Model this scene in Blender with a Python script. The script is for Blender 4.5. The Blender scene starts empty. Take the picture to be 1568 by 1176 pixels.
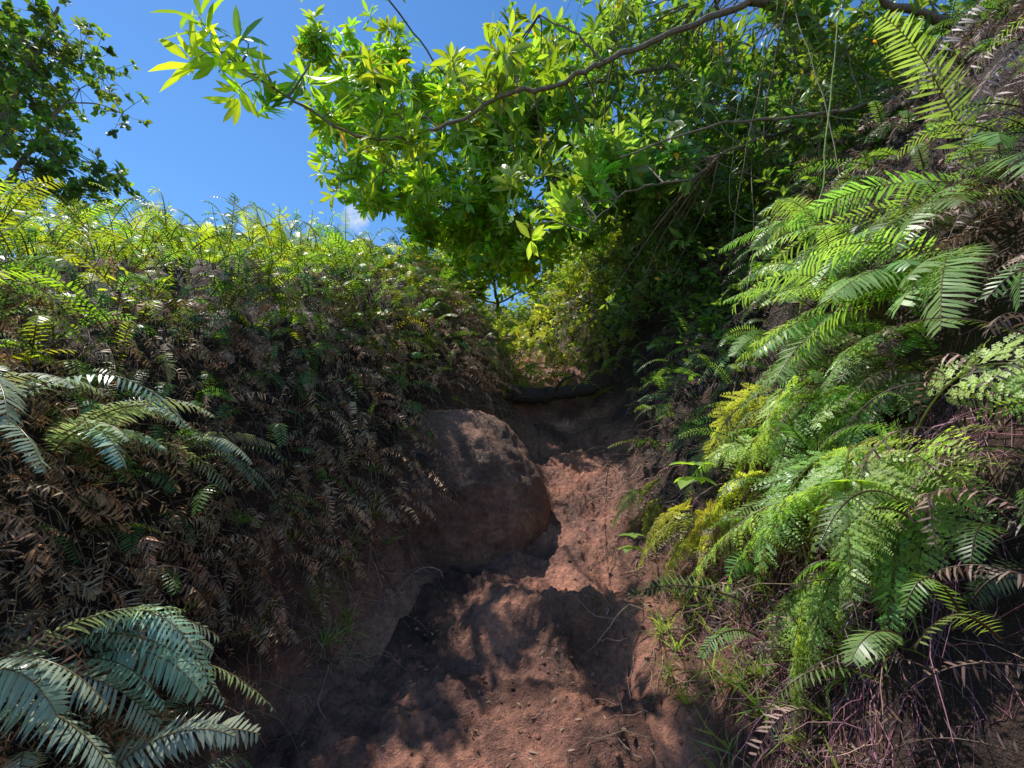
import bpy, math, time
import numpy as np
from mathutils import Vector
T0=time.time()
rng=np.random.default_rng(11)
def U(a,b,n=None): return rng.uniform(a,b,n)
def nz(v):
    v=np.asarray(v,float); return v/np.maximum(np.linalg.norm(v,axis=-1,keepdims=True),1e-9)

# ------------------------------------------------------------ mesh builder
class MB:
    def __init__(s): s.V=[];s.C=[];s.Q=[];s.T=[];s.Qm=[];s.Tm=[];s.n=0
    def add(s,v,c,q=None,t=None,m=0):
        v=np.asarray(v,float).reshape(-1,3); c=np.asarray(c,float)
        if c.ndim==1: c=np.tile(c,(len(v),1))
        s.V.append(v); s.C.append(c)
        if q is not None and len(q): s.Q.append(np.asarray(q)+s.n); s.Qm.append(np.full(len(q),m))
        if t is not None and len(t): s.T.append(np.asarray(t)+s.n); s.Tm.append(np.full(len(t),m))
        s.n+=len(v)
    def build(s,name,mats,smooth=True):
        V=np.concatenate(s.V).astype(np.float32); C=np.concatenate(s.C)
        Q=np.concatenate(s.Q) if s.Q else np.zeros((0,4),int); T=np.concatenate(s.T) if s.T else np.zeros((0,3),int)
        mi=np.concatenate(s.Qm+s.Tm) if (s.Qm or s.Tm) else np.zeros(0,int)
        me=bpy.data.meshes.new(name)
        me.vertices.add(len(V)); me.vertices.foreach_set('co',V.ravel())
        nl=len(Q)*4+len(T)*3; me.loops.add(nl)
        me.loops.foreach_set('vertex_index',np.concatenate([Q.ravel(),T.ravel()]).astype(np.int32))
        npol=len(Q)+len(T); me.polygons.add(npol)
        ls=np.concatenate([np.arange(len(Q))*4,len(Q)*4+np.arange(len(T))*3]).astype(np.int32)
        me.polygons.foreach_set('loop_start',ls)
        me.polygons.foreach_set('material_index',mi.astype(np.int32))
        me.polygons.foreach_set('use_smooth',np.full(npol,smooth))
        me.update(calc_edges=True)
        a=me.color_attributes.new('Col','FLOAT_COLOR','POINT')
        cc=np.ones((len(V),4),np.float32); cc[:,:3]=np.clip(C,0,1); a.data.foreach_set('color',cc.ravel())
        for m in mats: me.materials.append(m)
        ob=bpy.data.objects.new(name,me); bpy.context.scene.collection.objects.link(ob)
        return ob

def tmpl(kind):
    if kind=='broad':
        P=[(0,0),(.2,-.6),(.2,0),(.2,.6),(.48,-1),(.48,0),(.48,1),(.76,-.72),(.76,0),(.76,.72),(1,0)]
        q=[(1,4,5,2),(2,5,6,3),(4,7,8,5),(5,8,9,6)]; t=[(0,1,2),(0,2,3),(7,10,8),(8,10,9)]
    elif kind=='leaflet':
        P=[(0,-.75),(0,.75),(.55,-.9),(.55,.9),(1,0)]; q=[(0,2,3,1)]; t=[(2,4,3)]
    else:
        P=[(0,0),(.5,-1),(1,0),(.5,1)]; q=[(0,1,2,3)]; t=[]
    return np.array(P,float),np.array(q,int).reshape(-1,4),np.array(t,int).reshape(-1,3)
TM={k:tmpl(k) for k in('broad','leaflet','quad')}
def leaves(mb,b,d,nr,L,W,col,kind='broad',curl=.15,fold=.3,m=0):
    b=np.asarray(b,float); n=len(b)
    if n==0: return
    d=nz(d); s=nz(np.cross(d,nr)); nr=np.cross(s,d)
    L=np.broadcast_to(L,(n,)); W=np.broadcast_to(W,(n,)); curl=np.broadcast_to(curl,(n,))
    P,q,t=TM[kind]; k=len(P); tt=P[:,0]; ss=P[:,1]
    v=(b[:,None]+d[:,None]*(L[:,None]*(tt-.25*abs(curl[:,None])*tt**2))[...,None]+s[:,None]*(W[:,None]*ss)[...,None]
       +nr[:,None]*(fold*W[:,None]*abs(ss)-curl[:,None]*L[:,None]*tt**2)[...,None])
    col=np.asarray(col,float)
    if col.ndim==1: col=np.tile(col,(n,1))
    c=np.repeat(col,k,axis=0)
    if kind=='broad': # paler midrib
        c=c*np.tile(np.where(ss==0,1.25,.95),n)[:,None]
    off=(np.arange(n)*k)[:,None,None]
    mb.add(v.reshape(-1,3),c,(q[None]+off).reshape(-1,4),(t[None]+off).reshape(-1,3) if len(t) else None,m)
def tube(mb,pts,r,col,sides=5,m=0):
    pts=np.asarray(pts,float); n=len(pts); r=np.broadcast_to(r,(n,))
    T=nz(np.gradient(pts,axis=0)); ref=np.array([.13,.31,.94]); 
    if abs((T.mean(0)*ref).sum())>.85: ref=np.array([.95,.2,.1])
    A=nz(np.cross(T,ref)); B=np.cross(T,A)
    a=np.arange(sides)*2*np.pi/sides
    v=pts[:,None]+(A[:,None]*np.cos(a)[:,None]+B[:,None]*np.sin(a)[:,None])*r[:,None,None]
    i=np.arange(n-1)[:,None]*sides; j=np.arange(sides)[None]; k=(j+1)%sides
    q=np.stack([i+j,i+k,i+sides+k,i+sides+j],-1).reshape(-1,4)
    mb.add(v.reshape(-1,3),col,q,None,m)
def smoothline(P,n,jit=0):
    P=np.asarray(P,float); t=np.linspace(0,1,len(P)); u=np.linspace(0,1,n)
    out=np.stack([np.interp(u,t,P[:,i]) for i in range(3)],-1)
    for _ in range(max(2,n//len(P))):
        out[1:-1]=(out[:-2]+2*out[1:-1]+out[2:])/4
    if jit: 
        j=rng.normal(0,jit,(n,3)); j[0]=0; j=(j+np.roll(j,1,0))/2; out+=j
    return out

# ------------------------------------------------------------ fern fronds
def rachis(base,d,L,droop,n):
    t=np.linspace(0,1,n); d=nz(d)
    T=nz(d[None]+np.array([0,0,-1.])[None]*(droop*t**1.3)[:,None])
    P=base+np.concatenate([[np.zeros(3)],np.cumsum((T[:-1]+T[1:])/2,axis=0)])*L/(n-1)
    return t,P,T
def frame(T,up,twist=0):
    S=nz(np.cross(T,up+np.array([.01,.02,0]))); N=np.cross(S,T)
    if twist:
        c,s=math.cos(twist),math.sin(twist); S,N=S*c+N*s,N*c-S*s
    return S,N
UP=np.array([0,0,1.])
def frond(mb,base,d,L,droop,npair,ll,col,t0=.12,ang=.35,hang=.15,twist=0,kind='leaflet',wr=.14,rc=(.1,.06,.03),curl=.15,rough=.08,m=0,rm=0,up=UP,rr=.0035,missing=0):
    t,P,T=rachis(base,d,L,droop,npair+3)
    S,N=frame(T,up,twist)
    i=np.arange(npair+3); k=t>t0; k[-1]=False
    tt=(t[k]-t0)/(1-t0)
    pr=np.where(tt<.3,.55+.45*np.sin(tt/.3*np.pi/2),np.sqrt(np.maximum(1-((tt-.3)/.72)**2,.02)))
    for sg in(-1,1):
        B=P[k]+T[k]*(L/(npair)*.25*sg)
        n=len(B); a=ang+.25*tt+rng.normal(0,rough,n)
        dd=S[k]*sg*np.cos(a)[:,None]+T[k]*np.sin(a)[:,None]-N[k]*(hang+rng.normal(0,rough,n))[:,None]
        lL=ll*pr*(1+rng.normal(0,.06,n))
        cc=np.array(col)*(1+rng.normal(0,.12,(n,1)))
        if missing: 
            kk=rng.random(n)>missing; B,dd,lL,cc,Nk=B[kk],dd[kk],lL[kk],cc[kk],N[k][kk]
        else: Nk=N[k]
        leaves(mb,B,dd,Nk,lL,np.maximum(wr*ll*.5,lL*wr*.35),cc,kind,curl,0,m)
    tube(mb,P,np.linspace(rr,rr*.3,len(P)),rc,3,rm)
def lacefrond(mb,base,d,L,droop,npin,pl,col,msub=10,t0=.15,twist=0,up=UP):
    t,P,T=rachis(base,d,L,droop,npin+3); S,N=frame(T,up,twist)
    k=t>t0; k[-1]=False; tt=(t[k]-t0)/(1-t0)
    prof=np.where(tt<.2,.8+tt,1-(tt-.2)/.85)**.9*pl
    for sg in(-1,1):
        n=k.sum(); a=.5+rng.normal(0,.12,n); prof_=prof*(1+rng.normal(0,.1,n))
        D=nz(S[k]*sg*np.cos(a)[:,None]+T[k]*np.sin(a)[:,None]-N[k]*(.15+rng.normal(0,.15,n))[:,None])
        B=P[k]+T[k]*(L/npin*.25*sg)
        Nk=nz(N[k]+rng.normal(0,.2,(n,3))); S2=nz(np.cross(D,Nk))
        u=np.linspace(.08,1,msub)
        ptn=B[:,None]+D[:,None]*(prof_[:,None]*u)[...,None]-Nk[:,None]*(.2*prof_[:,None]*u**2)[...,None]
        for s2 in(-1,1):
            a2=.75; d2=S2[:,None]*s2*math.cos(a2)+D[:,None]*math.sin(a2)+np.zeros_like(ptn)+rng.normal(0,.12,ptn.shape)
            l2=prof_[:,None]*.26*(1.05-u)[None]**.7+.004
            cc=np.repeat(np.array(col)[None]*(1+rng.normal(0,.18,(n,1))),msub,axis=0)
            b2=ptn.reshape(-1,3); dd=nz(d2.reshape(-1,3)); ll=l2.reshape(-1); NN=np.repeat(Nk,msub,axis=0)
            SS=nz(np.cross(dd,NN))
            leaves(mb,b2,dd,NN,ll,ll*.09+.0005,cc,'quad',.1,0)
            for f in(.25,.5,.75):
                for s3 in(-1,1):
                    leaves(mb,b2+dd*(ll*f)[:,None],dd*.85+SS*s3*.7,NN,ll*.42*(1.15-f),ll*.07+.0005,cc,'quad',.1,0)
    tube(mb,P,np.linspace(.003,.001,len(P)),(.2,.22,.06),3)

# ------------------------------------------------------------ terrain
G=np.random.default_rng(5).random((256,256))
def vn(x,y,s=0):
    x=np.asarray(x,float)+s*17.3; y=np.asarray(y,float)+s*9.7
    i=np.floor(x).astype(int); j=np.floor(y).astype(int); f=x-i; g=y-j; f=f*f*(3-2*f); g=g*g*(3-2*g)
    a=G[i%256,j%256];b=G[(i+1)%256,j%256];c=G[i%256,(j+1)%256];e=G[(i+1)%256,(j+1)%256]
    return (a*(1-f)+b*f)*(1-g)+(c*(1-f)+e*f)*g-.5
def fbm(x,y,f,o,s=0):
    r=0;a=1
    for k in range(o): r=r+a*vn(x*f,y*f,s+k*3);a*=.52;f*=2.07
    return r
def floor_z(y):
    y=np.asarray(y,float)
    z=np.where(y<0,.28*y,.28*y+.025*y*y)
    z=np.where(y>6,2.58+.36*(y-6),z); z=np.where(y>16,6.18+.15*(y-16),z)
    return np.where(y<-12,-3.36+.1*(y+12),z)
def XC(y): return np.interp(y,[-3,1.2,1.9,2.63,3.16,3.7,4.2,5,6.5,9,14],[-.3,-.22,-.08,.12,.36,.50,.54,.42,-.1,-.2,.5])
def HW(y): return np.interp(y,[-3,1.6,2.63,3.16,3.7,4.2,5,7],[.6,.55,.36,.22,.23,.26,.26,.2])
def dl(x,y): return XC(y)-HW(y)-x
def dr(x,y): return x-XC(y)-HW(y)
def H(x,y):
    x=np.asarray(x,float); y=np.asarray(y,float)
    z=floor_z(y); L=dl(x,y); R=dr(x,y)
    wob=1+.35*fbm(x*0+y,y,1.1,3,7)
    ls=np.interp(y,[-2,2.5,5,7,12],[1.0,1.0,.8,.55,.4])
    bl=np.interp(L*wob,[0,.15,.35,.6,.9,1.2,2,5,30],[0,.05,.28,.85,1.35,1.58,1.75,1.9,1.0])*ls
    br=np.interp(R*(1+.3*fbm(y,y*0,1.3,3,2)),[0,.2,.4,.6,.9,1.3,2,3,6,20,60],[0,.10,.30,.62,1.15,1.75,2.7,3.6,4.6,6,8])*np.interp(y,[-2,5,8,14],[1,1,.85,.6])
    z=z+bl+br
    q=np.clip(np.maximum(L,R)/.3,0,1)
    z=z+fbm(x,y,1.4,3,1)*.12*(.4+q)+fbm(x,y,5,3,4)*.08+fbm(x,y,19,3,9)*.02*(1+2*q)
    z=z+.04*np.sin(y*9+2.5*fbm(x,y,1.5,2,5)+x*2)*(1-q)*(y>0)
    return z
def Nrm(x,y,e=.05):
    gx=(H(x+e,y)-H(x-e,y))/(2*e); gy=(H(x,y+e)-H(x,y-e))/(2*e)
    return nz(np.stack([-gx,-gy,np.ones_like(gx)],-1))
def axis(f0,f1,st,lo,hi,g=1.12):
    a=list(np.arange(f0,f1,st)); s=st;x=a[-1]
    while x<hi: s*=g; x+=s; a.append(x)
    s=st;x=f0;pre=[]
    while x>lo: s*=g; x-=s; pre.append(x)
    return np.array(pre[::-1]+a)
def grid(mb,X,Y,Z,col):
    ny,nx=X.shape; v=np.stack([X,Y,Z],-1).reshape(-1,3)
    i=np.arange(ny-1)[:,None]*nx+np.arange(nx-1)[None]
    mb.add(v,col,np.stack([i,i+1,i+nx+1,i+nx],-1).reshape(-1,4))

# ------------------------------------------------------------ materials
def newmat(name):
    m=bpy.data.materials.new(name); m.use_nodes=True; nt=m.node_tree; nt.nodes.clear(); return m,nt,nt.nodes,nt.links
def noise(N,Lk,scale,det=6,rough=.6,co=None):
    n=N.new('ShaderNodeTexNoise'); n.inputs['Scale'].default_value=scale; n.inputs['Detail'].default_value=det; n.inputs['Roughness'].default_value=rough
    if co: Lk.new(co,n.inputs['Vector'])
    return n
def leafmat(name,rough=.38,trans=.35,spec=.5,tcol=(1.5,1.7,.45),nsc=0):
    m,nt,N,Lk=newmat(name)
    at=N.new('ShaderNodeAttribute'); at.attribute_name='Col'; src=at.outputs['Color']
    if nsc:
        tc=N.new('ShaderNodeTexCoord'); n=noise(N,Lk,nsc,4,.6,tc.outputs['Object'])
        mr=N.new('ShaderNodeMapRange'); Lk.new(n.outputs['Fac'],mr.inputs['Value']); mr.inputs['From Min'].default_value=.3; mr.inputs['From Max'].default_value=.7; mr.inputs['To Min'].default_value=.55; mr.inputs['To Max'].default_value=1.4
        mu=N.new('ShaderNodeVectorMath'); mu.operation='SCALE'; Lk.new(src,mu.inputs[0]); Lk.new(mr.outputs[0],mu.inputs['Scale']); src=mu.outputs[0]
    p=N.new('ShaderNodeBsdfPrincipled'); Lk.new(src,p.inputs['Base Color']); p.inputs['Roughness'].default_value=rough; p.inputs['Specular IOR Level'].default_value=spec
    out=N.new('ShaderNodeOutputMaterial')
    if trans>0:
        tm=N.new('ShaderNodeVectorMath'); tm.operation='MULTIPLY'; Lk.new(src,tm.inputs[0]); tm.inputs[1].default_value=[c*1.7 for c in tcol]
        tr=N.new('ShaderNodeBsdfTranslucent'); Lk.new(tm.outputs[0],tr.inputs['Color'])
        mx=N.new('ShaderNodeMixShader'); mx.inputs[0].default_value=trans
        Lk.new(p.outputs[0],mx.inputs[1]); Lk.new(tr.outputs[0],mx.inputs[2]); Lk.new(mx.outputs[0],out.inputs[0])
    else: Lk.new(p.outputs[0],out.inputs[0])
    return m
def earthmat(name):
    m,nt,N,Lk=newmat(name)
    at=N.new('ShaderNodeAttribute'); at.attribute_name='Col'
    tc=N.new('ShaderNodeTexCoord'); co=tc.outputs['Object']
    n1=noise(N,Lk,3.5,6,.65,co); n2=noise(N,Lk,38,5,.7,co); n3=noise(N,Lk,150,3,.7,co)
    cr=N.new('ShaderNodeValToRGB'); Lk.new(n1.outputs['Fac'],cr.inputs[0])
    cr.color_ramp.elements[0].position=.38; cr.color_ramp.elements[0].color=(.5,.46,.48,1); cr.color_ramp.elements[1].position=.6; cr.color_ramp.elements[1].color=(1.3,1.2,1.15,1)
    cr2=N.new('ShaderNodeValToRGB'); Lk.new(n2.outputs['Fac'],cr2.inputs[0])
    cr2.color_ramp.elements[0].position=.3; cr2.color_ramp.elements[0].color=(.5,.5,.5,1); cr2.color_ramp.elements[1].position=.65; cr2.color_ramp.elements[1].color=(1.3,1.3,1.3,1)
    a=N.new('ShaderNodeVectorMath'); a.operation='MULTIPLY'; Lk.new(at.outputs['Color'],a.inputs[0]); Lk.new(cr.outputs[0],a.inputs[1])
    b=N.new('ShaderNodeVectorMath'); b.operation='MULTIPLY'; Lk.new(a.outputs[0],b.inputs[0]); Lk.new(cr2.outputs[0],b.inputs[1])
    p=N.new('ShaderNodeBsdfPrincipled'); Lk.new(b.outputs[0],p.inputs['Base Color']); p.inputs['Specular IOR Level'].default_value=.45
    rr=N.new('ShaderNodeMapRange'); Lk.new(n1.outputs['Fac'],rr.inputs['Value']); rr.inputs['From Min'].default_value=.35; rr.inputs['From Max'].default_value=.6; rr.inputs['To Min'].default_value=.42; rr.inputs['To Max'].default_value=.85; Lk.new(rr.outputs[0],p.inputs['Roughness'])
    ad=N.new('ShaderNodeMath'); ad.operation='MULTIPLY_ADD'; Lk.new(n3.outputs['Fac'],ad.inputs[0]); ad.inputs[1].default_value=.35; Lk.new(n2.outputs['Fac'],ad.inputs[2])
    bp=N.new('ShaderNodeBump'); bp.inputs['Strength'].default_value=.9; bp.inputs['Distance'].default_value=.03; Lk.new(ad.outputs[0],bp.inputs['Height']); Lk.new(bp.outputs[0],p.inputs['Normal'])
    out=N.new('ShaderNodeOutputMaterial'); Lk.new(p.outputs[0],out.inputs[0]); return m
M_leaf=leafmat('leaf_glossy',.42,.45,.5,(1.6,1.5,.35))
M_fern=leafmat('fern_green',.38,.40,.55,(1.5,1.45,.45))
M_glare=leafmat('fern_painted_glare',.28,.2,.9,(1.3,1.4,.6))  # for fronds whose whitened colour imitates sun glare
M_dead=leafmat('fern_dead',.5,.15,.4,(1.1,1,.9))
M_bark=leafmat('bark',.8,0,.3,nsc=60)
M_earth=earthmat('red_earth'); 

# ------------------------------------------------------------ ground
mb=MB()
xs=axis(-2.2,2.4,.022,-70,70); ys=axis(.6,5.2,.025,-60,90)
X,Y=np.meshgrid(xs,ys); Z=H(X,Y)
ins=np.clip(1-np.maximum(dl(X,Y),dr(X,Y))/.05,0,1)*(Y>-2.8)*(Y<7.8)
Z-=.05*ins
q=np.clip(np.maximum(dl(X,Y)-.1,dr(X,Y)*1.3-.12)/.45+fbm(X,Y,2,3,3)*.9,0,1)[...,None]
litter=np.array([.055,.032,.022]); red=np.array([.38,.185,.125])  # dark bank soil and litter, deepened to paint shade beneath the plants
base=red*(1-q)+litter*q
far=np.clip((np.hypot(X,Y)-9)/8,0,1)[...,None]; base=base*(1-far)+np.array([.06,.10,.02])*far
grid(mb,X,Y,Z,base.reshape(-1,3)); ground=mb.build('hillside_ground',[M_earth])
mb=MB()
yy=np.concatenate([np.arange(-3,1,.05),np.arange(1,5.2,.010),np.arange(5.2,8,.05)]); uu=np.linspace(-1,1,150)
YY=np.repeat(yy[:,None],len(uu),1); XX=XC(YY)+uu[None]*(HW(YY)+.06); ZZ=H(XX,YY)+.006-.06*np.clip((abs(uu)-.955)/.045,0,1)[None]
ZZ+=fbm(XX,YY,60,2,6)*.010+np.maximum(fbm(XX,YY,24,3,3),0)**1.3*.05-.06*np.maximum(fbm(XX,YY,8,3,13)-.12,0)
tint=1+fbm(XX,YY,3,3,8)[...,None]*.8-.4*np.clip(-uu-.1,0,1)[None,:,None]  # random soil tone, plus shade painted into the left side
grid(mb,XX,YY,ZZ,(red*tint).reshape(-1,3)); mb.build('dirt_path',[M_earth])

# packed mud boulder bulging from the left bank
mb=MB(); a=np.linspace(0,2*np.pi,130); b=np.linspace(-.6,np.pi/2,80); A,B=np.meshgrid(a,b)
dx,dy,dz=np.cos(A)*np.cos(B),np.sin(A)*np.cos(B),np.sin(B)
r=1+.10*fbm(dx*1.2+3,dy*1.2+dz,1.0,3,2)+.035*fbm(dx*4+7,dz*4+dy*2,2,4,1)+.012*fbm(dx*14+7,dz*14+dy*9,2,3,1)
bx,by=-.40,3.06; bz=float(floor_z(by))-.0
X_=bx+.60*dx*r+.05*(1-dz);Y_=by+.54*dy*r;Z_=bz+.64*dz*r
grid(mb,X_,Y_,Z_,(np.array([.29,.16,.11])*(1+.6*fbm(X_*3,Z_*3,1,3,4))[...,None]).reshape(-1,3))
for k in range(150):
    a0=U(0,2*np.pi); b0=U(.3,1.4); q_=[]
    for i in range(7):
        q_.append([bx+.61*math.cos(a0)*math.cos(b0),by+.55*math.sin(a0)*math.cos(b0),bz+.655*math.sin(b0)+.01]); a0+=rng.normal(0,.07); b0-=U(.02,.07)
    if q_[0][0]<-.15 or k<25: tube(mb,q_,.0013,(.36,.25,.16),3)
mb.build('mud_boulder',[M_earth])

# ------------------------------------------------------------ scatter
def scat(n,xr,yr,mask=None,cam=.7,bould=True):
    out=[]
    tot=0
    while tot<n:
        x=U(*xr,n*3);y=U(*yr,n*3); N_=Nrm(x,y); w=1/np.maximum(N_[:,2],.15)/6.6
        k=rng.random(n*3)<w
        k&=np.hypot(x,y)>cam
        if bould: k&=~(((x+.14)/.46)**2+((y-2.82)/.66)**2<1)
        if mask is not None: k&=mask(x,y)
        out.append(np.stack([x[k],y[k]],-1)); tot+=k.sum()
    p=np.concatenate(out)[:n]; x,y=p[:,0],p[:,1]
    return np.stack([x,y,H(x,y)],-1),Nrm(x,y)
CAM=np.array([0,0,1.5])
def near(P,dmin): return np.linalg.norm(P-CAM,axis=-1)<dmin
def colr(c,v=.15,hue=.1,n=None):
    c=np.array(c)
    if n is None: return c*(1+rng.normal(0,v))*(1+rng.normal(0,hue,3)*np.array([1,.3,.6]))
    return c*(1+rng.normal(0,v,(n,1)))*(1+rng.normal(0,hue,(n,3))*np.array([1,.3,.6]))
def hdir(): a=U(0,2*np.pi); return np.array([math.cos(a),math.sin(a),0])

# soil clods
ph=(1+5**.5)/2
ICO=nz(np.array([(-1,ph,0),(1,ph,0),(-1,-ph,0),(1,-ph,0),(0,-1,ph),(0,1,ph),(0,-1,-ph),(0,1,-ph),(ph,0,-1),(ph,0,1),(-ph,0,-1),(-ph,0,1)]))
IF=np.array([(0,11,5),(0,5,1),(0,1,7),(0,7,10),(0,10,11),(1,5,9),(5,11,4),(11,10,2),(10,7,6),(7,1,8),(3,9,4),(3,4,2),(3,2,6),(3,6,8),(3,8,9),(4,9,5),(2,4,11),(6,2,10),(8,6,7),(9,8,1)])
mb=MB(); P,N_=scat(2200,(-1.2,1.3),(1.1,5),lambda x,y:(dl(x,y)<.35)&(dr(x,y)<.45)&((fbm(x,y,3,2,21)>.1)|(dr(x,y)>-.1)|(dl(x,y)>-.1)))
n_=len(P); sz=.002+.010*rng.random(n_)**3
v=P[:,None]+N_[:,None]*.006+ICO[None]*(sz[:,None,None])*(1+rng.normal(0,.18,(n_,12,1)))*np.array([1,1,.7])
mb.add(v.reshape(-1,3),np.repeat(red*(.95+rng.normal(0,.2,(n_,1))),12,0),None,(IF[None]+(np.arange(n_)*12)[:,None,None]).reshape(-1,3))
mb.build('soil_clods',[M_earth])

# left crest thicket
mb=MB()
P,N_=scat(3700,(-6,-.6),(.9,8.5),lambda x,y:(dl(x,y)>.84+.3*fbm(x,y,2,2,31))&(dl(x,y)<4.5))
for p,n in zip(P,N_):
    L=U(.18,.42); c=colr((.30,.41,.05) if rng.random()<.75 else (.12,.24,.055),.25,.17)
    d=n*.5+UP*U(.3,1.1)+hdir()*U(.3,1.1)
    b=p+UP*U(0,.3)
    if near(b,1.0): continue
    frond(mb,b,d,L,U(.8,2.4),18,U(.03,.06),c,twist=rng.normal(0,.5),wr=.16,rc=(.18,.15,.04),missing=.06)
P,N_=scat(2300,(-3,3),(4.6,9.5),lambda x,y:((dl(x,y)>-.1)|(dr(x,y)>-.05)|(y>4.95))&(dr(x,y)<2))
for p,n in zip(P,N_):
    L=U(.2,.45); c=colr((.31,.38,.08),.25,.15)
    d=n*.4+UP*U(.5,1.2)+hdir()*U(.3,.9)
    frond(mb,p+UP*U(0,.4),d,L,U(.8,2.),14,U(.04,.07),c,twist=rng.normal(0,.4),wr=.2,rc=(.18,.15,.04))
mb.build('fern_thicket',[M_fern])

# dead fronds
mb=MB()
P,N_=scat(1900,(-4,-.3),(.9,6),lambda x,y:(dl(x,y)>.36)&(dl(x,y)<1.2))
for p,n in zip(P,N_):
    b=p+n*U(.02,.2)
    if near(b,.95): continue
    frond(mb,b,n*.9+hdir()*.6+UP*U(-.3,.4),U(.12,.34),U(1.2,2.6),18,U(.022,.045),colr((.44,.26,.14),.38,.1),twist=rng.normal(0,.7),hang=.45,rough=.25,curl=.35,wr=.14,rc=(.17,.10,.06),missing=.3,rr=.002)
P,N_=scat(1100,(.6,4.5),(.7,7),lambda x,y:(dr(x,y)>.45)&(dr(x,y)<3))
P2,N2=scat(900,(1.2,4.),(.4,3.4),lambda x,y:(dr(x,y)>1.2)&(dr(x,y)<3.2))
for p,n in zip(np.concatenate([P,P2]),np.concatenate([N_,N2])):
    b=p+n*U(0,.2)
    if near(b,.95): continue
    frond(mb,b,n*.8+hdir()*.6+UP*U(-.3,.3),U(.15,.40),U(1.2,2.6),18,U(.025,.05),colr((.29,.18,.14),.38,.1),twist=rng.normal(0,.7),hang=.45,rough=.25,curl=.35,wr=.13,rc=(.12,.07,.05),missing=.25,rr=.002)
for k in range(9):
    frond(mb,np.array([2.05,1.55,3.15])+rng.normal(0,.12,3),np.array([-.5,.1,-.1])+rng.normal(0,.3,3),U(.5,.75),U(1,2),30,.075,colr((.42,.32,.29),.15,.05),twist=rng.normal(0,.4),hang=.4,rough=.2,curl=.3,missing=.1,wr=.1)
mb.build('dead_fern_mass',[M_dead])
mb=MB()
P,N_=scat(380,(-4,-.3),(1.2,6),lambda x,y:(dl(x,y)>.55)&(dl(x,y)<1.4))
for p,n in zip(P,N_):
    b=p+n*U(.02,.17)
    if near(b,1.1): continue
    frond(mb,b,n*.9+hdir()*.5+UP*U(-.1,.5),U(.15,.36),U(.9,2.2),20,U(.03,.05),colr((.15,.29,.075),.3,.15),twist=rng.normal(0,.5),wr=.13)
P,N_=scat(1000,(.6,5),(.8,7.5),lambda x,y:(dr(x,y)>.5)&(dr(x,y)<3.0))
for p,n in zip(P,N_):
    b=p+n*U(.02,.25)
    if near(b,1.1): continue
    frond(mb,b,n*.9+hdir()*.5+UP*U(-.1,.5),U(.15,.40),U(.9,2.2),22,U(.03,.055),colr((.15,.28,.075),.3,.15),twist=rng.normal(0,.5),wr=.12)
mb.build('bank_fern_mass',[M_fern])

# undergrowth shrubs
mb=MB()
def sprigs(P,N_,hgt,nl,L,W,c,spread=.12,v=.25):
    for p,n in zip(P,N_):
        top=p+(n*.5+UP*.6+hdir()*.4)*U(*hgt)
        if near(top,1.2): continue
        ln=smoothline([p-n*.03,(p+top)/2+hdir()*.04,top],6); tube(mb,ln,np.linspace(.004,.0015,6),(.1,.07,.05),3,1)
        k=rng.integers(nl//2,nl); t=U(.25,1,k)
        b=p+(top-p)*t[:,None]; d=rng.normal(0,1,(k,3)); d[:,2]=abs(d[:,2])*.5; 
        leaves(mb,b+nz(d)*U(0,spread*.5,(k,1)),d,UP+rng.normal(0,.4,(k,3)),L*U(.6,1.25,k),W*U(.7,1.2,k),colr(c,.1,.1)*(1+rng.normal(0,v,(k,1))),'broad',.15,.3)
P,N_=scat(900,(.7,6),(2.6,10),lambda x,y:(dr(x,y)>.7)&(dr(x,y)<4)); sprigs(P,N_,(.15,.6),26,.07,.013,(.11,.19,.05))
P,N_=scat(400,(-7,-.6),(1.4,9),lambda x,y:(dl(x,y)>1.)); sprigs(P,N_,(.1,.4),22,.04,.008,(.24,.32,.05))
P,N_=scat(600,(-2.5,2.5),(4.9,11),lambda x,y:(abs(x-XC(y))>.0)); sprigs(P,N_,(.15,.7),24,.06,.012,(.28,.34,.08))
P,N_=scat(1000,(-16,16),(7,24)); sprigs(P,N_,(.3,.9),14,.16,.04,(.14,.22,.05))
mb.build('undergrowth_shrubs',[M_leaf,M_bark])
print('shrub',mb.n,time.time()-T0)

# ------------------------------------------------------------ sword ferns (crowns)
def crown(name,x,y,off,n,L,ll,col,aim,spread=1.,droop=(1.,1.8),npair=38,up=0.6,wr=.10,mat=None):
    mb=MB(); p=np.array([x,y,float(H(x,y))])+np.array(off)
    for i in range(n):
        a=np.array(aim,float)+rng.normal(0,spread,3)*np.array([1,1,.5])+UP*up
        frond(mb,p+rng.normal(0,.02,3),a,L*U(.7,1.15),U(*droop),npair,ll*U(.85,1.15),colr(col,.15,.08),twist=rng.normal(0,.4),wr=wr,rc=(.22,.16,.06),rr=.0035,t0=.14,rough=.09,curl=.25,missing=.03)
    return mb.build(name,[mat or M_fern])
g1=(.26,.40,.14)
for k in [(-1.22,1.22,7,.52,.065,(.9,.1,.0)),(-1.35,1.7,5,.40,.055,(.7,-.2,.1)),(-.98,1.05,7,.44,.06,(.6,.2,0)),(-1.45,1.4,7,.5,.065,(.9,-.1,.1)),(-1.25,1.0,7,.5,.065,(.8,.1,.1)),(-.88,1.22,8,.36,.05,(.6,.2,0)),(-1.1,1.12,7,.44,.06,(.4,.3,.2)),(-.78,1.35,6,.28,.045,(.5,.1,.1)),(-1.5,1.15,7,.55,.065,(.9,.0,.15))]:
    crown('sword_fern',k[0],k[1],(.06,0,.10),k[2],k[3],k[4],(.42,.50,.36),k[5],.45,mat=M_glare,wr=.12)  # frond colour whitened to stand in for glare
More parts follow.
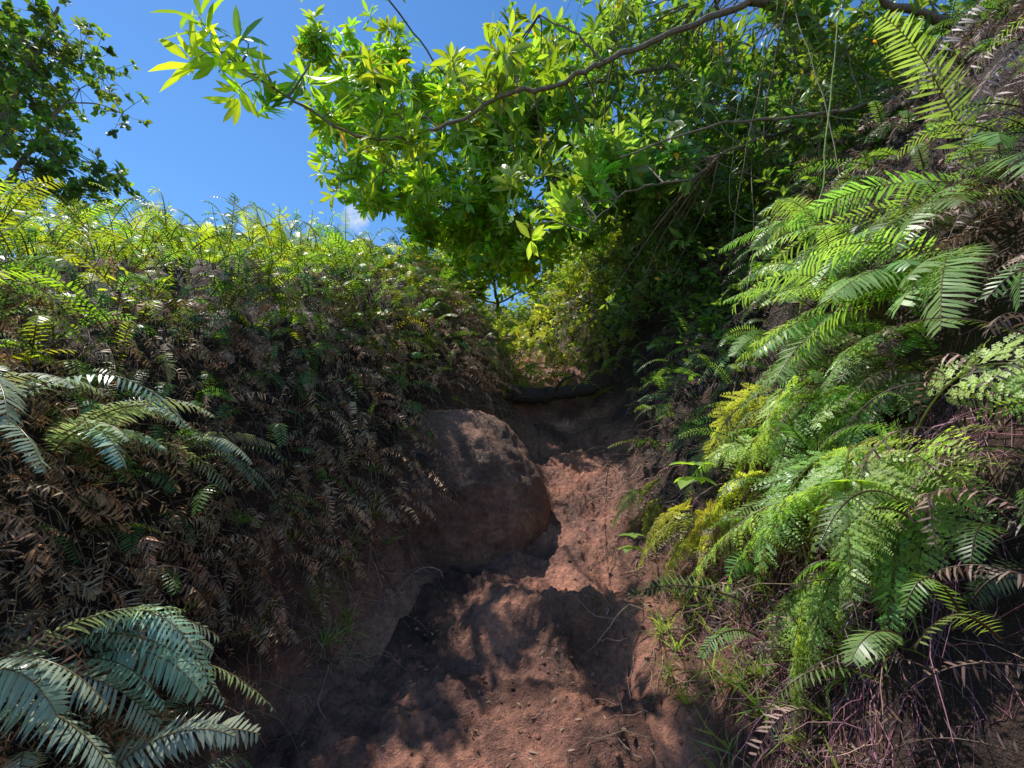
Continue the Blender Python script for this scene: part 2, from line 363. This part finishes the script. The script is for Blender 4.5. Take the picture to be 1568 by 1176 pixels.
for k in [(1.5,1.75,7,.6,.09),(1.7,2.2,7,.6,.085),(1.75,1.85,8,.62,.09),(1.45,2.3,6,.5,.075),(1.9,2.5,7,.6,.085),(1.65,1.5,8,.72,.11),(1.9,1.6,8,.75,.11),(1.55,2.0,7,.6,.09)]:
    crown('sword_fern',k[0],k[1],(-.05,0,.03),k[2],k[3],k[4],g1,(-.8,-.25,.05),.5,(.8,1.8),40,up=.2)
# lace ferns hanging on the right bank
for (x,y,n,L,c) in [(1.10,1.75,9,.6,(.36,.46,.17)),(1.18,1.5,9,.7,(.36,.46,.17)),(1.25,1.85,8,.6,(.34,.44,.18)),(.92,2.1,8,.45,(.42,.46,.12)),(1.12,1.25,9,.62,(.32,.43,.17)),(.8,2.6,6,.36,(.28,.38,.13)),(1.15,2.2,6,.5,(.27,.37,.14)),(1.0,1.5,6,.5,(.36,.45,.17)),(1.35,1.55,8,.6,(.34,.44,.17)),(1.3,1.75,7,.55,(.34,.44,.17))]:
    mb=MB(); p=np.array([x,y,float(H(x,y))+.12])
    for i in range(n):
        lacefrond(mb,p+rng.normal(0,.06,3),np.array([-.6,-.25,.1])+rng.normal(0,.35,3),L*U(.6,1.1),U(1.6,3.6),22,L*U(.2,.27),colr(c,.15,.1),9,twist=rng.normal(0,.4),up=np.array([-.6,.15,.8]))
    mb.build('lace_fern',[M_fern])
print('ferns',time.time()-T0)

# ------------------------------------------------------------ trees
def rosettes(mb,C,D,k,L,W,col,m=0,up=.6,v=.15,kind='broad'):
    n=len(C); D=nz(D)
    d=rng.normal(0,1,(n,k,3)); ax=np.repeat(D[:,None],k,1)
    d=nz(d); d=d-ax*(d*ax).sum(-1,keepdims=True); d=nz(d)
    dd=nz(d+ax*U(.0,1.3,(n,k,1))); 
    nr=nz(ax*1.0+rng.normal(0,.25,(n,k,3))+UP*.4)
    b=np.repeat(C[:,None],k,1)-ax*U(0,.10,(n,k,1))+d*.01
    sc=U(.6,1.15,(n,k)); cl=np.repeat(colr(col,.25,.16,n)[:,None],k,1)*(1+rng.normal(0,v,(n,k,1)))
    yl=rng.random((n,k))<.004; cl[yl]=(.8,.38,.03)
    leaves(mb,b.reshape(-1,3),dd.reshape(-1,3),nr.reshape(-1,3),(L*sc).ravel(),(W*sc).ravel(),cl.reshape(-1,3),kind,U(.05,.35,n*k),.3,m)
def tree(name,trunk,limbs,blobs,twigr=.004,bcol=(.22,.17,.12)):
    mb=MB(); sk=[]
    for pts,r0,r1 in [trunk]+limbs:
        ln=smoothline(pts,max(14,len(pts)*7),.010); tube(mb,ln,np.linspace(r0,r1,len(ln))*(1+rng.normal(0,.07,len(ln))),bcol,8,1); sk.append(ln)
    sk=np.concatenate(sk)
    for (c,r,n,k,L,W,col) in blobs:
        c=np.array(c);r=np.array(r)
        m=max(min(n,8),n//10); cc=nz(rng.normal(0,1,(m,3)))*(U(0,1,(m,1))**.45)*r+c
        for q_ in cc:
            j=np.argmin(np.linalg.norm(sk-q_,axis=1)); s=sk[j]
            ln=smoothline([s,(s*.5+q_*.5)+rng.normal(0,.05,3)+UP*.05,q_],12,.004); tube(mb,ln,np.linspace(twigr*1.8,twigr*.8,12),bcol,4,1)
        ctr=cc[rng.integers(0,m,n)]; off=rng.normal(0,1,(n,3))*min(r)*.24; pos=ctr+off
        for p_,c_ in zip(pos,ctr):
            tube(mb,np.stack([c_,(p_+c_)/2+rng.normal(0,.015,3),p_]),[twigr*.8,twigr*.6,twigr*.4],bcol,3,1)
        ok=~near(pos,1.5); pos=pos[ok]; off=off[ok]
        D=nz(off)+UP*.5+rng.normal(0,.3,off.shape)
        rosettes(mb,pos,D,k,L,W,col)
    ob=mb.build(name,[M_leaf,M_bark]); print(name,mb.n); return ob
gy=(.23,.34,.045); gd=(.12,.20,.055)
tree('overhanging_tree',([(2.9,3.6,float(H(2.9,3.6))-.2),(2.6,3.3,4.6),(2.2,3.0,4.75),(1.58,2.62,4.42)],.07,.03),
 [([(1.58,2.62,4.42),(1.2,2.66,4.28),(.72,2.7,4.1),(.5,2.72,4.0),(.25,2.8,3.93),(-.02,2.85,3.97),(-.28,2.9,3.82),(-.66,2.95,3.68),(-1.1,2.95,3.65),(-1.5,2.8,3.85),(-1.8,2.7,4.0)],.022,.007),
  ([(.6,2.7,4.05),(.45,2.7,4.25),(.2,2.8,4.5)],.010,.005),
  ([(2.6,3.3,4.6),(1.4,4.2,5.4),(.3,4.9,5.6),(-.9,5.3,5.7),(-1.8,5.4,5.7)],.03,.008),
  ([(.3,4.9,5.6),(-.8,5.3,6.2),(-1.9,5.6,6.5)],.015,.006),
  ([(-.8,5.3,6.2),(-1.4,4.3,6.4),(-2.0,3.4,6.35)],.012,.006),  # bough above the view, added to carry the dappling leaves
  ([(-.66,2.95,3.68),(-.9,3.4,3.95),(-1.3,4.3,4.3)],.010,.004),
  ([(1.2,4.3,5.4),(.8,4.6,4.8),(.4,4.8,4.4),(.0,5.0,4.1)],.02,.008),
  ([(.3,4.9,5.6),(-.2,5.1,5.0),(-.6,5.2,4.5)],.012,.005),
  ([(2.6,3.3,4.6),(2.2,4.2,5.2),(1.4,4.6,5.5)],.04,.015),
  ([(1.75,3.4,3.9),(1.3,3.0,3.4),(.8,2.9,3.25),(.5,3.0,3.0)],.010,.004)],
 [((-1.25,5.35,5.5),(1.6,.7,.95),430,10,.19,.028,gy),
  ((-2.0,5.7,6.5),(1.2,.5,.75),230,10,.19,.028,gy),
  ((-2.0,3.5,6.35),(1.1,.9,.35),55,9,.16,.028,gy),  # unseen leaf cluster added to cast dapples on the path
  ((-1.35,4.6,4.35),(.7,.4,.4),60,10,.18,.027,gy),
  ((.85,5.0,5.7),(1.5,.9,1.2),500,10,.19,.028,(.17,.27,.055)),
  ((-1.75,2.72,4.02),(.42,.3,.28),12,10,.27,.027,(.25,.37,.05)),
  ((-.95,3.0,3.9),(.55,.25,.3),20,10,.19,.025,(.23,.34,.05)),
  ((-.1,3.1,4.2),(.7,.35,.4),22,10,.18,.026,(.21,.32,.05)),
  ((.1,5.2,4.3),(1.0,.6,.6),260,10,.16,.025,gy),
  ((-.6,5.4,4.4),(.9,.5,.5),180,10,.16,.025,gy),
  ((-1.1,5.9,4.5),(.7,.5,.4),110,10,.16,.025,gy),
  ((.35,3.3,3.35),(.4,.3,.3),22,9,.18,.030,(.22,.33,.10)),
  ((.9,3.4,3.7),(.5,.4,.5),70,9,.17,.03,(.17,.28,.11)),
  ((1.4,4.0,4.1),(.8,.7,.8),200,9,.14,.022,gd)])
tree('thicket_tree',([(3.4,4.6,float(H(3.4,4.6))-.2),(3.0,4.3,5.8),(2.5,4.0,6.6)],.08,.03),
 [([(3.0,4.3,5.8),(2.2,3.6,5.6),(1.6,3.3,5.2)],.03,.01),([(2.9,2.6,4.2),(2.3,2.5,4.3),(1.9,2.4,4.6)],.03,.01),([(3.0,3.6,4.4),(2.2,3.1,3.9),(1.5,3.0,3.6)],.02,.008),
  ([(2.7,2.45,3.5),(2.19,2.45,3.55),(1.7,2.5,3.47),(1.2,2.45,3.40),(.64,2.49,3.21)],.012,.005)],
 [((1.9,3.6,4.9),(1.1,.8,1.0),280,8,.13,.018,gd),((2.6,2.9,4.4),(.9,.7,.9),340,8,.11,.016,gd),((2.1,4.6,5.2),(1.4,1,1.2),220,8,.15,.024,gd),((1.6,5.8,5.0),(1.3,1,.9),200,8,.15,.024,gd),((2.1,3.0,3.6),(.6,.5,.6),180,9,.09,.013,gd),((1.3,3.9,3.2),(.5,.8,.7),170,9,.08,.013,(.14,.21,.07))])
zb=float(H(-.3,9))
tree('background_thicket',([(-.2,9.2,zb-.2),(-.3,9.0,zb+.8),(-.4,8.8,zb+1.6)],.05,.02),
 [([(-.3,9.0,zb+.8),(-1.0,8.6,zb+.9),(-1.7,8.4,zb+.8)],.02,.008),([(-.3,9.0,zb+.8),(.5,8.6,zb+1.1),(1.2,8.2,zb+1.2)],.02,.008)],
 [((-.3,8.6,5.1),(1.4,.7,.8),420,9,.15,.026,(.25,.34,.06)),((-.5,8.6,5.6),(.9,.6,.5),200,9,.15,.026,(.24,.34,.06)),((-1.0,8.4,5.0),(.8,.6,.6),180,9,.15,.026,(.25,.34,.06)),((-1.9,8.3,4.5),(.9,.6,.5),150,9,.15,.026,(.24,.34,.05)),((1.2,8.0,5.0),(.9,.7,1.0),220,9,.15,.026,(.20,.30,.06))])
tree('hillside_tree',([(-9.8,7.5,float(H(-9.8,7.5))-.3),(-9.4,7.4,5.0),(-9.0,7.3,7.2)],.14,.06),
 [([(-9.4,7.4,5.),(-8.4,7.2,6.4),(-7.7,7.1,7.4)],.06,.02),([(-9.0,7.3,7.2),(-8.4,7.2,8.6),(-8.2,7.2,9.4)],.05,.02)],
 [((-8.4,7.2,8.2),(1.3,1.1,1.4),320,10,.14,.042,(.11,.18,.05)),((-8.0,7.2,6.3),(1.0,1,.9),190,10,.14,.042,(.11,.18,.05)),((-9.6,7.3,8.),(1.,1.1,1.8),180,10,.14,.042,(.11,.18,.05))],.008)
for k in range(12):
    mb=MB(); a=np.array([U(.6,2.2),U(2.3,3.6),U(4.0,4.9)]); b=np.array([U(1.1,2.3),U(2.0,3.4),0]); b[2]=float(H(b[0],b[1]))+U(0,.3)
    tube(mb,smoothline([a,(a+b)/2+np.array([U(-.3,.3),U(-.2,.2),U(-.4,-.1)]),b],24,.008),U(.0025,.005),(.20,.17,.10) if k%3 else (.22,.30,.08),4); mb.build('hanging_vine',[M_bark])
print('trees',time.time()-T0)

# fallen log
mb=MB(); pts=smoothline([(-.05,4.6,float(H(-.05,4.6))+.12),(.2,4.62,2.02),(.5,4.65,2.06),(.95,4.8,2.14)],26,.012); tube(mb,pts,np.linspace(.09,.055,26)*(1+.35*(rng.random(26)-.5)),(.07,.05,.04),11)
tube(mb,smoothline([(.4,4.64,2.04),(.5,4.5,2.16),(.62,4.45,2.22)],8,.006),np.linspace(.02,.008,8),(.07,.05,.04),6); mb.build('fallen_log',[M_bark])

# roots & dry stalks
def strands(name,P,N_,Lr,rad,col,mat,out=.5,droop=1.6,wig=.25,sides=3):
    mb=MB()
    for p,n in zip(P,N_):
        L=U(*Lr); k=9; d=nz(n*out+hdir()*.6); q_=p-n*.02; pts=[q_]
        for i in range(k):
            d=nz(d+UP*(-droop/k)+rng.normal(0,wig,3)); q_=q_+d*L/k
            pts.append(q_)
        pts=np.array(pts); pts[1:,2]=np.maximum(pts[1:,2],H(pts[1:,0],pts[1:,1])+.006)
        if near(pts,.8).any(): continue
        tube(mb,pts,np.linspace(rad,rad*.4,len(pts))*U(.6,1.5),colr(col,.25,.08),sides)
    return mb.build(name,[mat])
P,N_=scat(1900,(-2.5,0),(1.1,4.5),lambda x,y:(dl(x,y)>.1)&(dl(x,y)<1.1)); strands('dry_grass_strands',P,N_,(.10,.38),.0013,(.48,.36,.23),M_dead)
P,N_=scat(900,(.2,2),(1.1,4),lambda x,y:(dr(x,y)>-.05)&(dr(x,y)<.9)); strands('exposed_roots',P,N_,(.12,.4),.0018,(.42,.28,.20),M_bark)
P,N_=scat(1600,(.75,1.5),(1.1,2.3),lambda x,y:(dr(x,y)>.38)&(dr(x,y)<.95)); strands('hanging_rootlets',P,N_,(.25,.55),.0014,(.34,.16,.20),M_dead,.35,3.5,.3)
# grass tufts
mb=MB()
P,N_=scat(70,(.4,1.4),(1.15,2.2),lambda x,y:(dr(x,y)>.15)&(dr(x,y)<.65))
P2,N2=scat(25,(-1.6,-.3),(1.6,3.2),lambda x,y:(dl(x,y)>.2)&(dl(x,y)<.6))
for p,n in zip(np.concatenate([P,P2]),np.concatenate([N_,N2])):
    k=14; d=n*.6+UP*.5+rng.normal(0,.5,(k,3)); leaves(mb,np.tile(p,(k,1)),d,UP+rng.normal(0,.3,(k,3)),U(.06,.18,k),.0032,colr((.24,.34,.09),.15,.1),'leaflet',U(.2,.6,k),0)
mb.build('grass_tufts',[M_fern])
# litter
mb=MB()
P,N_=scat(1600,(-1.3,1.3),(1.2,5),lambda x,y:(dl(x,y)<.6)&(dr(x,y)<.6))
n_=len(P);d=rng.normal(0,1,(n_,3)); leaves(mb,P+N_*.012,d-N_*(d*N_).sum(1,keepdims=True),N_+rng.normal(0,.2,(n_,3)),U(.008,.035,n_),U(.001,.004,n_),colr((.26,.16,.10),.4,.1,n_),'broad',.1,.3)
mb.build('leaf_litter',[M_dead])
# broadleaf seedlings on the right bank
for (x,y,s) in [(.98,2.05,1.),(1.1,1.35,.9),(.75,2.4,.7)]:
    mb=MB()
    p=np.array([x,y,float(H(x,y))]); top=p+np.array([-.25,-.18,.22])*s; tube(mb,smoothline([p,(p+top)/2+UP*.04,top],7),.003,(.1,.1,.04),4,1)
    for pr_ in range(2):
        for sg in (0,1,2,3):
            a=sg*np.pi/2+pr_*.8; dd=np.array([math.cos(a),math.sin(a),.25-.3*pr_])
            leaves(mb,[top-UP*.05*pr_],[dd],[UP],.11*s*U(.8,1.2),.032*s,colr((.22,.36,.09),.1,.05),'broad',.25,.25)
    mb.build('broadleaf_seedling',[M_leaf,M_bark])

# ------------------------------------------------------------ light, sky, camera
S=np.array([-.36,.24,.90]); S/=np.linalg.norm(S)
sc=bpy.context.scene
w=bpy.data.worlds.new('World'); sc.world=w; w.use_nodes=True; nt=w.node_tree; N=nt.nodes; Lk=nt.links; bg=N['Background']
sky=N.new('ShaderNodeTexSky'); sky.sky_type='NISHITA'; sky.sun_disc=False; sky.sun_elevation=math.asin(S[2]); sky.sun_rotation=math.atan2(S[0],S[1]); sky.air_density=1.0; sky.dust_density=.1; sky.ozone_density=4; sky.altitude=100
hs=N.new('ShaderNodeHueSaturation'); hs.inputs['Saturation'].default_value=1.2; hs.inputs['Value'].default_value=1.22; Lk.new(sky.outputs[0],hs.inputs['Color'])
tc=N.new('ShaderNodeTexCoord'); cdv=nz(np.array([-.345,.94,.502]))
dt=N.new('ShaderNodeVectorMath'); dt.operation='DOT_PRODUCT'; Lk.new(tc.outputs['Generated'],dt.inputs[0]); dt.inputs[1].default_value=cdv
mr=N.new('ShaderNodeMapRange'); Lk.new(dt.outputs['Value'],mr.inputs['Value']); mr.inputs['From Min'].default_value=math.cos(math.radians(2.2)); mr.inputs['From Max'].default_value=1
nn=noise(N,Lk,48,6,.7,tc.outputs['Generated'])
mm=N.new('ShaderNodeMath'); mm.operation='MULTIPLY'; Lk.new(mr.outputs[0],mm.inputs[0]); Lk.new(nn.outputs['Fac'],mm.inputs[1])
m2=N.new('ShaderNodeMapRange'); Lk.new(mm.outputs[0],m2.inputs['Value']); m2.inputs['From Min'].default_value=.2; m2.inputs['From Max'].default_value=.7
mx=N.new('ShaderNodeMix'); mx.data_type='RGBA'; Lk.new(m2.outputs[0],mx.inputs[0]); Lk.new(hs.outputs[0],mx.inputs[6]); mx.inputs[7].default_value=(5.5,5.9,6.4,1)
Lk.new(mx.outputs[2],bg.inputs['Color']); bg.inputs['Strength'].default_value=.15
l=bpy.data.lights.new('sun','SUN'); l.energy=5; l.angle=math.radians(.5); l.color=(1,.95,.87)
lo=bpy.data.objects.new('sun',l); sc.collection.objects.link(lo); lo.rotation_euler=Vector(S).to_track_quat('Z','Y').to_euler(); lo.location=(0,0,20)
cd=bpy.data.cameras.new('camera'); cd.lens=16; cd.sensor_width=36; cd.clip_start=.05; cd.clip_end=1000
co=bpy.data.objects.new('camera',cd); sc.collection.objects.link(co); co.location=(0,0,1.5); co.rotation_euler=(math.radians(98),0,0); sc.camera=co
sc.view_settings.view_transform='Standard'; sc.view_settings.look='None'; sc.view_settings.exposure=0
print('done',time.time()-T0)
